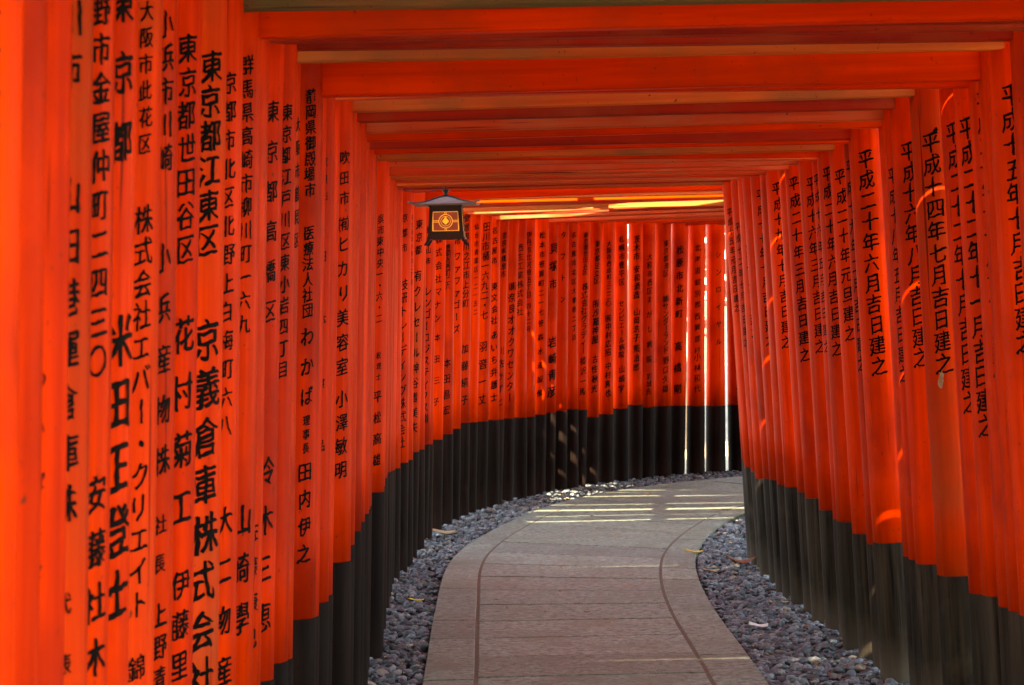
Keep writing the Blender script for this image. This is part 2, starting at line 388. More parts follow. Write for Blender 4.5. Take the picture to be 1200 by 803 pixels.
# ---------------------------------------------------------------- torii gates
# (x, y of the left pillar's inner edge at eye level, clear width, heading deg, beam height above the eye, pillar radius,
#  top of the black foot left / right, left writing, its angle, right writing, its angle)
GATES = [
(-0.529,2.76,1.8937,0.0,0.66,0.0795,0.592,0.598,[('京都市伏見区',1.799,1.357,0.0552)],37,[],30),
(-0.5443,2.98,1.9162,0.0,0.64,0.0809,0.561,0.579,[],45,[],30),
(-0.5568,3.2,1.9178,0.0,0.65,0.0833,0.596,0.565,[('わかば',1.419,1.291,0.0235),('そば',1.227,1.179,0.0192)],45,[],30),
(-0.562,3.42,1.9069,0.0,0.63,0.0776,0.582,0.583,[('川市',1.886,1.819,0.0502),('山田港運倉庫株',1.654,1.247,0.0502),('代表',1.116,1.036,0.0296)],46,[],30),
(-0.575,3.67,1.9186,0.0,0.66,0.0722,0.571,0.597,[('野市金屋仲町二四三〇',1.929,1.43,0.0465),('安藤社木',1.24,1.008,0.0538)],56,[],30),
(-0.5862,3.97,1.9276,0.0,0.65,0.0812,0.592,0.566,[('東京都',1.973,1.761,0.0635),('米田正登士',1.456,1.066,0.0794)],56,[],30),
(-0.5878,4.27,1.9279,0.0,0.64,0.0794,0.56,0.595,[('大阪市此花区',1.993,1.775,0.0342),('株式会社エバー・クリエイト',1.651,1.018,0.047),('錦',0.911,0.911,0.0427)],49,[],30),
(-0.5987,4.57,1.9423,0.0,0.66,0.0745,0.599,0.595,[('小浜市川崎',2.004,1.768,0.0487),('小浜産物株',1.593,1.235,0.0518),('社長',1.121,1.052,0.0335),('上野清',0.961,0.846,0.0457)],51,[],30),
(-0.5974,4.87,1.9708,0.0,0.66,0.0755,0.582,0.587,[('東京都世田谷区',1.992,1.614,0.0552),('花村菊工',1.452,1.127,0.0682),('伊藤里',0.981,0.827,0.0552)],49,[],30),
(-0.5825,5.17,1.9551,0.0,0.66,0.0745,0.588,0.599,[('東京都江東区',1.985,1.637,0.0638),('京義倉庫株式会社',1.439,0.758,0.081)],42,[],30),
(-0.578,5.47,1.9249,0.0,0.624,0.0827,0.574,0.567,[('京都市北区北野上白梅町六八',1.976,1.252,0.0456),('大二物産',1.052,0.733,0.062)],47,[],30),
(-0.5712,5.77,1.9088,0.0,0.604,0.0737,0.572,0.584,[('群馬県高崎市柳川町一六九',2.04,1.463,0.0442),('山崎學',1.026,0.805,0.0692)],42,[],30),
(-0.5827,6.07,1.9448,0.0,0.635,0.074,0.574,0.572,[('佐藤康己',0.971,0.718,0.0486)],49,[],30),
(-0.5775,6.37,1.9318,0.0,0.6455,0.0838,0.573,0.579,[('東京都高橋区',1.984,1.49,0.0552),('冷木三恵',1.093,0.732,0.0722)],47,[],30),
(-0.567,6.67,1.9042,0.0,0.654,0.0825,0.578,0.599,[('東京都江戸川区東小岩四丁目',2.002,1.339,0.0445)],49,[],30),
(-0.5832,6.97,1.9191,0.0,0.653,0.0743,0.541,0.612,[('大阪市鶴見区',1.994,1.681,0.0418)],72,[('平成十五年十月吉日建之',2.027,1.358,0.0627)],22),
(-0.5428,7.27,1.9047,0.0,0.591,0.083,0.616,0.588,[('静岡県御殿場市',2.091,1.827,0.0412),('医療法人社団',1.706,1.488,0.0412),('わかば',1.415,1.246,0.0533),('理事長',1.178,1.1,0.0291),('田内伊之',1.033,0.802,0.0533)],40,[('平成二十二年六月吉日建之',1.959,1.263,0.0533)],28),
(-0.5551,7.57,1.943,0.0,0.6056,0.0841,0.583,0.565,[],42,[('平成二十年十一月十一日建之',2.059,1.277,0.0606)],38),
(-0.5483,7.87,1.9439,0.0,0.66,0.0742,0.591,0.563,[('奈良市',1.937,1.832,0.0315),('日本食品',1.649,1.072,0.0367)],40,[('平成二十二年十一月吉日建之',1.998,1.088,0.0708)],38),
(-0.5576,8.2,1.9707,0.0,0.655,0.0835,0.574,0.531,[],42,[('平成二十二年十月吉日建之',2.006,1.145,0.0711)],42),
(-0.526,8.53,1.8908,0.0,0.64,0.0784,0.648,0.555,[('吹田市',1.987,1.853,0.0455),('㈲',1.768,1.768,0.0512),('ヒカリ美容室',1.702,1.296,0.0569),('小澤敏明',1.191,0.955,0.0569)],39,[('平成十四年七月吉日建之',1.992,1.261,0.0682)],20),
(-0.5281,8.85,1.8733,0.0,0.625,0.0809,0.672,0.562,[],42,[('平成十六年八月吉日建之',1.983,1.275,0.0678)],25),
(-0.5246,9.15,1.891,0.0,0.61,0.0741,0.692,0.545,[],42,[('平成十八年五月吉日建之',1.917,1.21,0.061)],53),
(-0.5292,9.45,1.9215,0.0,0.6,0.0746,0.699,0.524,[],42,[],30),
(-0.533,9.75,1.8525,0.0,0.582,0.0762,0.703,0.551,[],42,[('平成二十年六月吉日建之',2.006,1.223,0.0715)],19),
(-0.5394,10.05,1.8794,0.0,0.583,0.0855,0.697,0.516,[],42,[('平成十九年二月吉日建之',1.996,1.225,0.0603)],54),
(-0.5485,10.35,1.8699,0.0,0.573,0.0764,0.686,0.529,[],42,[('平成二十年元旦建之',1.97,1.339,0.0621)],36),
(-0.5148,10.65,1.8176,0.0,0.575,0.0831,0.72,0.553,[('呉市東中央一・六・二',1.852,1.441,0.0391),('税理士',1.288,1.199,0.0284),('平松高雄',1.118,0.855,0.0497)],40,[('平成二十年六月吉日建之',1.996,1.272,0.0604)],38),
(-0.5292,10.95,1.8505,0.0,0.573,0.0852,0.72,0.538,[],42,[('平成十六年五月吉日建之',1.988,1.277,0.0511)],61),
(-0.5437,11.25,1.8412,0.0,0.5625,0.0853,0.72,0.552,[],42,[('平成十六年三月吉日建之',1.984,1.272,0.06)],31),
(-0.5529,11.6,1.8289,0.0,0.568,0.0781,0.712,0.578,[],42,[('平成二十年三月吉日建之',2.001,1.227,0.0619)],37),
(-0.5593,11.9,1.8366,0.0,0.575,0.0783,0.708,0.582,[],42,[],30),
(-0.5653,12.2,1.8137,0.0,0.577,0.0803,0.698,0.586,[],42,[('平成十九年十月吉日建之',2.004,1.276,0.061)],26),
(-0.575,12.5,1.8208,0.0,0.585,0.0833,0.68,0.575,[],42,[],30),
(-0.5803,12.8,1.8133,0.0,0.593,0.0753,0.663,0.577,[],42,[('平成十七年十月吉日建之',2.001,1.276,0.0597)],26),
(-0.5917,13.15,1.8191,0.0,0.6,0.083,0.642,0.562,[],42,[],30),
(-0.5985,13.5,1.827,0.0,0.605,0.0836,0.623,0.536,[('名古屋市熱田区',1.964,1.635,0.0405),('㈱メイナン',1.509,1.163,0.054)],37,[('平成十八年一月吉日建之',1.994,1.31,0.0585)],31),
(-0.5888,13.8,1.8124,0.75,0.61,0.0843,0.613,0.555,[],42,[('平成十二年十月吉日建之',1.872,1.251,0.046)],51),
(-0.5546,14.1,1.7625,1.5,0.612,0.0744,0.624,0.557,[('京都市',1.968,1.804,0.047),('技研トレーディング株式会社',1.602,0.732,0.0611)],32,[('平成十五年元月吉日建之',1.961,1.435,0.0423)],43),
(-0.551,14.5,1.7938,2.5,0.62,0.0853,0.613,0.574,[('東大阪市小倉台二丁目',1.981,1.619,0.0338)],58,[],30),
(-0.5116,14.9,1.8069,3.5,0.6,0.0813,0.636,0.574,[('東京都',1.959,1.81,0.0546),('有クレセール',1.661,1.214,0.0646),('神谷貴美夫',1.124,0.777,0.0646)],41,[],30),
(-0.5133,15.4,1.8462,4.75,0.625,0.0851,0.62,0.572,[],42,[],30),
(-0.4823,15.9,1.8528,6.0,0.62,0.0778,0.622,0.563,[('東村山市',1.956,1.76,0.0424),('レンゴーロジスティクス㈱',1.575,0.78,0.0636)],38,[],30),
(-0.4287,16.598,1.95,6.5,0.608,0.0615,0.611,0.58,[('株式会社マナン',1.908,1.399,0.0553),('本田三子',1.272,0.857,0.0498)],22,[],30),
(-0.3817,16.975,1.95,11.08,0.586,0.07,0.624,0.58,[('豊明市西町二六',1.859,1.605,0.0453),('本田昌宏',1.096,0.784,0.0622)],35,[],30),
(-0.3325,17.311,1.95,15.16,0.619,0.0605,0.643,0.58,[('大阪市',2.027,1.911,0.0519),('ファファゴーズ',1.808,1.317,0.0577)],39,[],30),
(-0.2809,17.601,1.95,18.15,0.596,0.0653,0.668,0.58,[('愛媛県川之江市上分町',2.075,1.489,0.0587),('加藤絹子',1.178,0.826,0.0645)],45,[],30),
(-0.2248,17.873,1.95,20.95,0.604,0.0624,0.658,0.58,[('仙台市青葉区一二一五二',2.023,1.428,0.0417)],52,[],30),
(-0.1504,18.194,1.95,24.73,0.598,0.0683,0.647,0.58,[('田川市桶一六九二・七',2.031,1.406,0.0667),('羽音一丈',1.182,0.806,0.0728)],47,[],30),
(-0.0916,18.422,1.95,26.44,0.582,0.0642,0.643,0.58,[('名古屋市',2.006,1.791,0.0491),('東文会社',1.606,1.361,0.0553),('あいち弁護士',1.256,0.808,0.0614)],51,[],30),
(-0.035,18.621,1.95,27.41,0.581,0.0692,0.638,0.58,[('奈良県橿原市',1.979,1.699,0.0497),('川佐かずと',1.141,0.768,0.0621)],60,[],30),
(0.0281,18.826,1.95,28.73,0.614,0.0649,0.633,0.58,[('㈱奈良オオクワセンター',1.606,0.79,0.069)],54,[],30),
(0.1045,19.051,1.95,30.62,0.609,0.0613,0.626,0.58,[('西生工業株式会社',1.891,1.415,0.0572)],41,[],30),
(0.1764,19.242,1.95,31.9,0.605,0.0695,0.623,0.58,[('伊丹市北河原五丁目',1.99,1.541,0.0513),('四十二号',1.458,1.284,0.0449)],48,[],30),
(0.2708,19.47,1.95,33.91,0.584,0.0679,0.629,0.58,[('松本市笹賀町二一七',1.994,1.409,0.0519),('笹森水道設備',1.325,0.793,0.0519)],48,[],30),
(0.3528,19.653,1.95,34.71,0.586,0.0643,0.633,0.58,[('貝塚市',1.898,1.623,0.0786),('岩崎青彦',1.178,0.798,0.0852)],65,[],30),
(0.4272,19.806,1.95,35.26,0.592,0.0684,0.637,0.58,[('タフトン',1.999,1.504,0.0528)],55,[],30),
(0.5136,19.97,1.95,35.82,0.62,0.0645,0.641,0.58,[('名古屋市北区大曽根二丁目',2.001,1.202,0.0466)],66,[],30),
(0.6,20.12,1.95,36.44,0.619,0.0685,0.629,0.58,[('東京都世田谷区',2.003,1.714,0.0469),('株式会社グラディー',1.6,1.097,0.0604),('植沢一馬',1.017,0.775,0.0604)],62,[],30),
(0.7037,20.286,1.95,37.27,0.6,0.0645,0.561,0.58,[('東京都足立区',1.937,1.646,0.0541),('㈲沙羅神屋',1.464,1.18,0.0676),('古性秋光',1.024,0.788,0.0609)],61,[],30),
(0.8167,20.453,1.95,38.31,0.599,0.0673,0.575,0.58,[('大阪市西成町三二二〇',1.938,1.461,0.0477),('㈲中村広招',1.345,1.072,0.0614),('中村真也',0.963,0.745,0.0614)],57,[],30),
(0.9339,20.615,1.95,39.26,0.596,0.0629,0.61,0.58,[('札幌市豊平区',1.974,1.63,0.055),('センビエール病院',1.458,1.046,0.055),('山崎学',0.929,0.771,0.0618)],49,[],30),
(1.0594,20.777,1.95,40.35,0.595,0.0615,0.629,0.58,[('茨木市',1.975,1.836,0.0623),('安和酒造',1.732,1.524,0.0623),('山岡浩子',1.386,1.178,0.0623),('荒治郎',1.088,0.936,0.0623)],49,[],30),
(1.1709,20.908,1.95,40.9,0.618,0.0699,0.604,0.58,[('大和市西区',1.836,1.557,0.0558),('まがし病院',1.487,0.999,0.0558),('岩城先',0.86,0.735,0.0558)],62,[],30),
(1.2973,21.041,1.95,41.46,0.6,0.0763,0.603,0.58,[('東京都港区',1.94,1.695,0.0561),('㈱サンダーランド',1.485,1.064,0.0631),('野口久雄',0.98,0.748,0.0631)],65,[],30),
(1.4473,21.18,1.95,42.68,0.584,0.0734,0.599,0.58,[('松原市北新町',1.891,1.361,0.0706),('高橋剛',1.093,0.74,0.0777)],44,[],30),
(1.5955,21.301,1.95,43.49,0.611,0.0727,0.587,0.58,[('北海道紋別郡西興部村',1.904,1.052,0.0568),('小林和代',0.995,0.732,0.0639)],49,[],30),
(1.7694,21.425,1.95,44.72,0.594,0.0787,0.579,0.58,[('シンロイヤル',1.845,1.117,0.0571)],60,[],30),
(1.9558,21.532,1.95,46.16,0.611,0.0779,0.58,0.58,[('岡山市',1.829,1.614,0.0574),('一正義信',1.183,0.716,0.0646)],56,[],30),
(2.1825,21.635,1.95,48.76,0.608,0.078,0.587,0.58,[],25,[],30),
(2.4165,21.721,1.95,51.36,0.61,0.078,0.575,0.58,[],25,[],30),
(2.6568,21.79,1.95,53.96,0.608,0.078,0.571,0.58,[],25,[],30),
(2.8995,21.844,1.95,56.56,0.599,0.078,0.591,0.58,[],25,[],30),
(3.1556,21.885,1.95,59.16,0.608,0.078,0.572,0.58,[],25,[],30),
(-0.53,2.42,1.9,0,0.66,0.078,0.58,0.58,[],40,[],30),  # this and the next two gates are added unseen to shade the nearest pillars
(-0.53,2.1,1.9,0,0.66,0.078,0.58,0.58,[],40,[],30),
(-0.53,1.78,1.9,0,0.66,0.078,0.58,0.58,[],40,[],30),
(-0.478,16.07,1.86,6.1,0.61,0.072,0.61,0.58,[],40,[],30)  # blank gate added to block sun falling through the wide roof gap
]

KOROBI = R(2.3)
SCUFF = plain('bare_scuffed_wood', (.34, .26, .17), .8, (.22, .15, .09), 60, .1)
def sweep_beam(name, W, dep, z0, z1, over, curve, mat, parent, notch=None):
    bm = bmesh.new(); n = 24; rows = []
    for i in range(n + 1):
        t = -1 + 2 * i / n; x = t * (W / 2 + over); c = curve * abs(t) ** 3
        f0 = -dep / 2 + (notch[2] if notch and notch[0] <= x <= notch[1] else 0)  # front notch shaped to let sun slip through the roof
        rows.append([bm.verts.new((x, y, z + c)) for y, z in ((f0, z0), (dep / 2, z0), (dep / 2, z1), (f0, z1))])
    for a, b in zip(rows, rows[1:]):
        for k in range(4): bm.faces.new((a[k], a[(k + 1) % 4], b[(k + 1) % 4], b[k]))
    bm.faces.new(rows[0]); bm.faces.new(rows[-1][::-1])
    bmesh.ops.recalc_face_normals(bm, faces=bm.faces)
    return bm_obj(name, bm, mat, parent)
def build_gate(idx, row, style):
    x, y, W, ang, h, r, zbl, zbr, tl, phl, trr, phr = row
    a = R(ang); ax = Vector((math.cos(a), -math.sin(a), 0))
    c = Vector((x, y, 0)) + ax * (W / 2)
    g = empty('torii_gate', c, -a)
    zn = EYE + h; nh = style.get('nh', .115); nd = style.get('nd', .055)
    zs = zn + nh + .17
    lr = random.Random(idx * 13 + 1)
    lpaint, rpaint = style.get('lp', 0), style.get('rp', 0)
    for side in (-1, 1):
        off = W / 2 + r + EYE * math.tan(KOROBI)
        zb = zbl if side < 0 else zbr
        rf = lambda z: r * (1.03 - .04 * z / 2.3)
        bm = bmesh.new(); top = zs / math.cos(KOROBI) + .01; pr = []
        for k in range(9):
            z = zb + (top - zb) * k / 8; pr.append((rf(z) * (1 + .006 * noise.noise(Vector((idx * 3.1 + side, z * 2, 0)))), z))
        lathe(bm, pr)
        p = bm_obj('pillar', bm, VERM[lpaint if side < 0 else rpaint], g)
        lean = lr.gauss(0, .10 if idx < 32 or idx > 73 else .4 if idx < 43 else .85)
        p.rotation_euler = (R(lr.gauss(0, .35)), -side * KOROBI + R(lean), 0)
        p.location = (side * off - math.tan(R(lean)) * EYE, 0, 0)
        bm = bmesh.new(); lathe(bm, [(rf(-.1) + .003, -.12), (rf(0) + .003, .0), (rf(zb * .5) + .0025, zb * .5), (rf(zb) + .0022, zb - .004), (rf(zb) + .0005, zb)])
        bm_obj('pillar_base', bm, BLK_SHADED if side < 0 else BLK_LIT, p)
        for (cz, ca, hw, hh, mt) in style.get('marks', ()) if side > 0 else ():
            V = []; q2 = random.Random(int(cz * 100)); n = 22
            for k in range(n):
                t = 2 * math.pi * k / n; m = q2.uniform(.65, 1.05); r_ = rf(cz) * 1.006 + .0015
                a_ = R(ca) - (hw * m * math.cos(t) + .3 * hw * math.sin(t)) / r_
                V.append((-r_ * math.sin(a_), -r_ * math.cos(a_), cz + hh * m * math.sin(t)))
            link_mesh('scuff', V, [tuple(range(n))], mt, p)
        segs, ph = (tl, phl) if side < 0 else (trr, phr)
        if segs:
            faded = style.get('fade', 0)
            for sg in segs: inscription([sg], lambda z: rf(z) * 1.007 + .0009, R(ph), side, p, INK_FADED if faded else INK, style.get('bold', .016))
    wn = W + 4 * r + .30
    bm = bmesh.new(); hw = wn / 2; yy = style.get('ny', 0)
    box(bm, -hw, hw, -nd / 2 + yy, nd / 2 + yy, 0, nh)
    bmesh.ops.bevel(bm, geom=bm.edges[:], offset=.004, segments=1, affect='EDGES')
    tb = bm_obj('tie_beam', bm, BEAM[style.get('beam', 0)], g)
    tb.location.z = zn; tb.rotation_euler = (R(lr.gauss(0, 1.2)), R(lr.gauss(0, .28)), R(lr.gauss(0, .25)))
    bm = bmesh.new(); box(bm, -.05, .05, -.022, .022, zn + nh - .005, zs + .005); bm_obj('centre_strut', bm, BEAM[0], g)
    lh, ch = style.get('lh', .085), style.get('ch', .08)
    lin = sweep_beam('lintel', W + 4 * r, style.get('ld', .125), zs, zs + lh, .22, .02, BEAM[style.get('beam', 0) if style.get('beam', 0) in (0, 1) else 0], g)
    sweep_beam('lintel_cap', W + 4 * r, style.get('cd', .2), zs + lh + .0005, zs + lh + ch, .30, .045, BEAM[0], lin, style.get('notch'))
    sweep_beam('roof_board', W + 4 * r, style.get('cd', .2) + .03, zs + lh + ch + .0005, zs + lh + ch + .016, .31, .05, ROOF, lin, style.get('notch'))
    return g
ROOF = black_mat('black_roof_board', (.02, .018, .016), (.05, .045, .038))
def style_for(i, row):
    rr = random.Random(i * 7 + 3)
    s = dict(lp=rr.choice((0, 0, 0, 1, 1, 2)), rp=rr.choice((0, 0, 0, 1)), beam=rr.choice((0, 0, 0, 1, 4, 2)), nd=rr.uniform(.045, .06), nh=rr.uniform(.105, .125),
             bold=rr.choice((.016, .020, .025)), fade=1 if rr.random() < .08 else 0, ny=rr.uniform(-.03, .03), cd=rr.uniform(.155, .175) if i < 43 else rr.uniform(.07, .09))
    if i == len(GATES) - 1: s.update(cd=.36)  # extra wide roof on the added gate, to block sun
    elif 43 <= i < len(GATES) - 4: s.update(lp=0, ld=.06, lh=.045, ch=.04, cd=.24 if i == 43 else .07 if i < 48 else .045 + .015 * (i % 3))  # bend: roofs slimmed to admit light, brighter lacquer stands in for its glow
    s.update(FIX.get(i, {}))
    if i in (28, 30, 32, 34): s['notch'] = (-.45 + .1 * (i % 3), -.08 + .05 * (i % 4), .12)
    return s
FIX = {10: dict(beam=3), 11: dict(beam=0), 12: dict(beam=1), 13: dict(beam=1), 14: dict(beam=1, lp=1), 15: dict(beam=2, rp=0), 16: dict(beam=0, nh=.13, lp=1, fade=0, notch=(-.62, -.05, .045)),
       17: dict(beam=0), 20: dict(bold=.016, beam=2, rp=2, lp=0, fade=0, marks=((1.205, 30, .011, .034, SCUFF), (2.03, 8, .009, .012, INK))), 21: dict(beam=1, rp=1), 22: dict(beam=4), 23: dict(beam=0), 24: dict(beam=1, rp=0), 25: dict(beam=0), 26: dict(beam=2, fade=0),
       27: dict(beam=0, fade=0), 28: dict(beam=4), 29: dict(beam=4), 30: dict(beam=4), 32: dict(beam=4), 34: dict(beam=4), 36: dict(beam=4), 38: dict(beam=2), 5: dict(fade=0, bold=.026, lp=0), 4: dict(fade=0, bold=.024), 3: dict(fade=0, bold=.024), 6: dict(lp=2, fade=0), 9: dict(lp=2, fade=0, bold=.024), 7: dict(fade=0), 8: dict(fade=0, lp=1)}
LABELS = ['nearest vermilion torii gate, at the left edge of the photo, mostly cut off',
    'blank vermilion pillar of the second nearest gate at the left edge',
    'third nearest vermilion gate, a few stray strokes on its left pillar',
    'vermilion torii gate whose left pillar is brushed with 川市',
    'vermilion torii gate whose left pillar is brushed with 野市金屋仲町二四三〇',
    'vermilion torii gate with the largest bold black name brushed down its left pillar',
    'vermilion torii gate whose left pillar is brushed with 大阪市此花区',
    'vermilion torii gate whose left pillar is brushed with 小浜市川崎',
    'vermilion torii gate whose left pillar is brushed with 東京都世田谷区',
    'vermilion torii gate whose left pillar is brushed with 東京都江東区',
    'vermilion torii gate whose left pillar is brushed with 京都市北区北野上白梅町六八',
    'vermilion torii gate whose left pillar is brushed with 群馬県高崎市柳川町一六九',
    'torii gate with a narrow sliver of writing between 群馬県 and 東京都高橋区 pillars',
    'vermilion torii gate whose left pillar is brushed with 東京都高橋区',
    'vermilion torii gate whose left pillar is brushed with 東京都江戸川区東小岩四丁目',
    'vermilion torii gate whose left pillar is brushed with 大阪市鶴見区',
    'vermilion torii gate whose left pillar is brushed with 静岡県御殿場市',
    'vermilion torii gate whose right pillar is dated 平成二十年十一月十一日',
    'vermilion torii gate whose left pillar is brushed with 奈良市',
    'vermilion torii gate whose right pillar is dated 平成二十二年十月',
    'vermilion torii gate whose left pillar is brushed with 吹田市',
    'vermilion torii gate whose right pillar is dated 平成十六年八月',
    'vermilion torii gate whose right pillar is dated 平成十八年五月',
    'first vermilion torii gate directly behind the one reading 平成十八年五月',
    'torii gate dated 平成二十年六月 on its right pillar, nearer of the two so dated',
    'vermilion torii gate whose right pillar is dated 平成十九年二月',
    'vermilion torii gate whose right pillar is dated 平成二十年元旦',
    'vermilion torii gate whose left pillar is brushed with 呉市東中央一・六・二',
    'vermilion torii gate whose right pillar is dated 平成十六年五月',
    'vermilion torii gate whose right pillar is dated 平成十六年三月',
    'vermilion torii gate whose right pillar is dated 平成二十年三月',
    'first vermilion torii gate directly behind the one reading 平成二十年三月',
    'vermilion torii gate whose right pillar is dated 平成十九年十月',
    'first vermilion torii gate directly behind the one reading 平成十九年十月',
    'vermilion torii gate whose right pillar is dated 平成十七年十月',
    'first vermilion torii gate directly behind the one reading 平成十七年十月',
    'vermilion torii gate whose left pillar is brushed with 名古屋市熱田区',
    'vermilion torii gate whose right pillar is dated 平成十二年十月',
    'vermilion torii gate whose left pillar is brushed with 京都市',
    'vermilion torii gate whose left pillar is brushed with 東大阪市小倉台二丁目',
    'first vermilion torii gate directly behind the one reading 東大阪市小倉台二丁目',
    'second vermilion torii gate directly behind the one reading 東大阪市小倉台二丁目',
    'vermilion torii gate whose left pillar is brushed with 東村山市',
    'vermilion torii gate whose left pillar shows straight below the hanging lantern',
    'vermilion torii gate whose left pillar is brushed with 豊明市西町二六',
    'first vermilion torii gate directly behind the one reading 豊明市西町二六',
    'vermilion torii gate whose left pillar is brushed with 愛媛県川之江市上分町',
    'vermilion torii gate whose left pillar is brushed with 仙台市青葉区一二一五二',
    'vermilion torii gate whose left pillar is brushed with 田川市桶一六九二・七',
    'first vermilion torii gate directly behind the one reading 田川市桶一六九二・七',
    'vermilion torii gate whose left pillar is brushed with 奈良県橿原市',
    'first vermilion torii gate directly behind the one reading 奈良県橿原市',
    'second vermilion torii gate directly behind the one reading 奈良県橿原市',
    'vermilion torii gate whose left pillar is brushed with 伊丹市北河原五丁目',
    'vermilion torii gate whose left pillar is brushed with 松本市笹賀町二一七',
    'vermilion torii gate whose left pillar is brushed with 貝塚市',
    'first vermilion torii gate directly behind the one reading 貝塚市',
    'vermilion torii gate whose left pillar is brushed with 名古屋市北区大曽根二丁目',
    'first vermilion torii gate directly behind the one reading 名古屋市北区大曽根二丁目',
    'vermilion torii gate whose left pillar is brushed with 東京都足立区',
    'vermilion torii gate whose left pillar is brushed with 大阪市西成町三二二〇',
    'vermilion torii gate whose left pillar is brushed with 札幌市豊平区',
    'vermilion torii gate whose left pillar is brushed with 茨木市',
    'vermilion torii gate whose left pillar is brushed with 大和市西区',
    'vermilion torii gate whose left pillar is brushed with 東京都港区',
    'vermilion torii gate whose left pillar is brushed with 松原市北新町',
    'vermilion torii gate whose left pillar is brushed with 北海道紋別郡西興部村',
    'first vermilion torii gate directly behind the one reading 北海道紋別郡西興部村',
    'vermilion torii gate whose left pillar is brushed with 岡山市',
    'first vermilion torii gate directly behind the one reading 岡山市',
    'second vermilion torii gate directly behind the one reading 岡山市',
    'third vermilion torii gate directly behind the one reading 岡山市',
    'fourth vermilion torii gate directly behind the one reading 岡山市',
    'fifth vermilion torii gate directly behind the one reading 岡山市',
    'farthest of three vermilion gates beside the camera, added outside the frame as shade',
    'middle of three vermilion gates beside the camera, added outside the frame as shade',
    'closest of three vermilion gates beside the camera, added outside the frame as shade',
    'blank vermilion gate added close behind the one reading 東村山市 to block sun']
def gate_label(i): return LABELS[i]
for i, row in enumerate(GATES):
    g = build_gate(i, row, style_for(i, row))
    tag(g, gate_label(i), 'torii gate', 'vermilion torii gates lined up over the path')

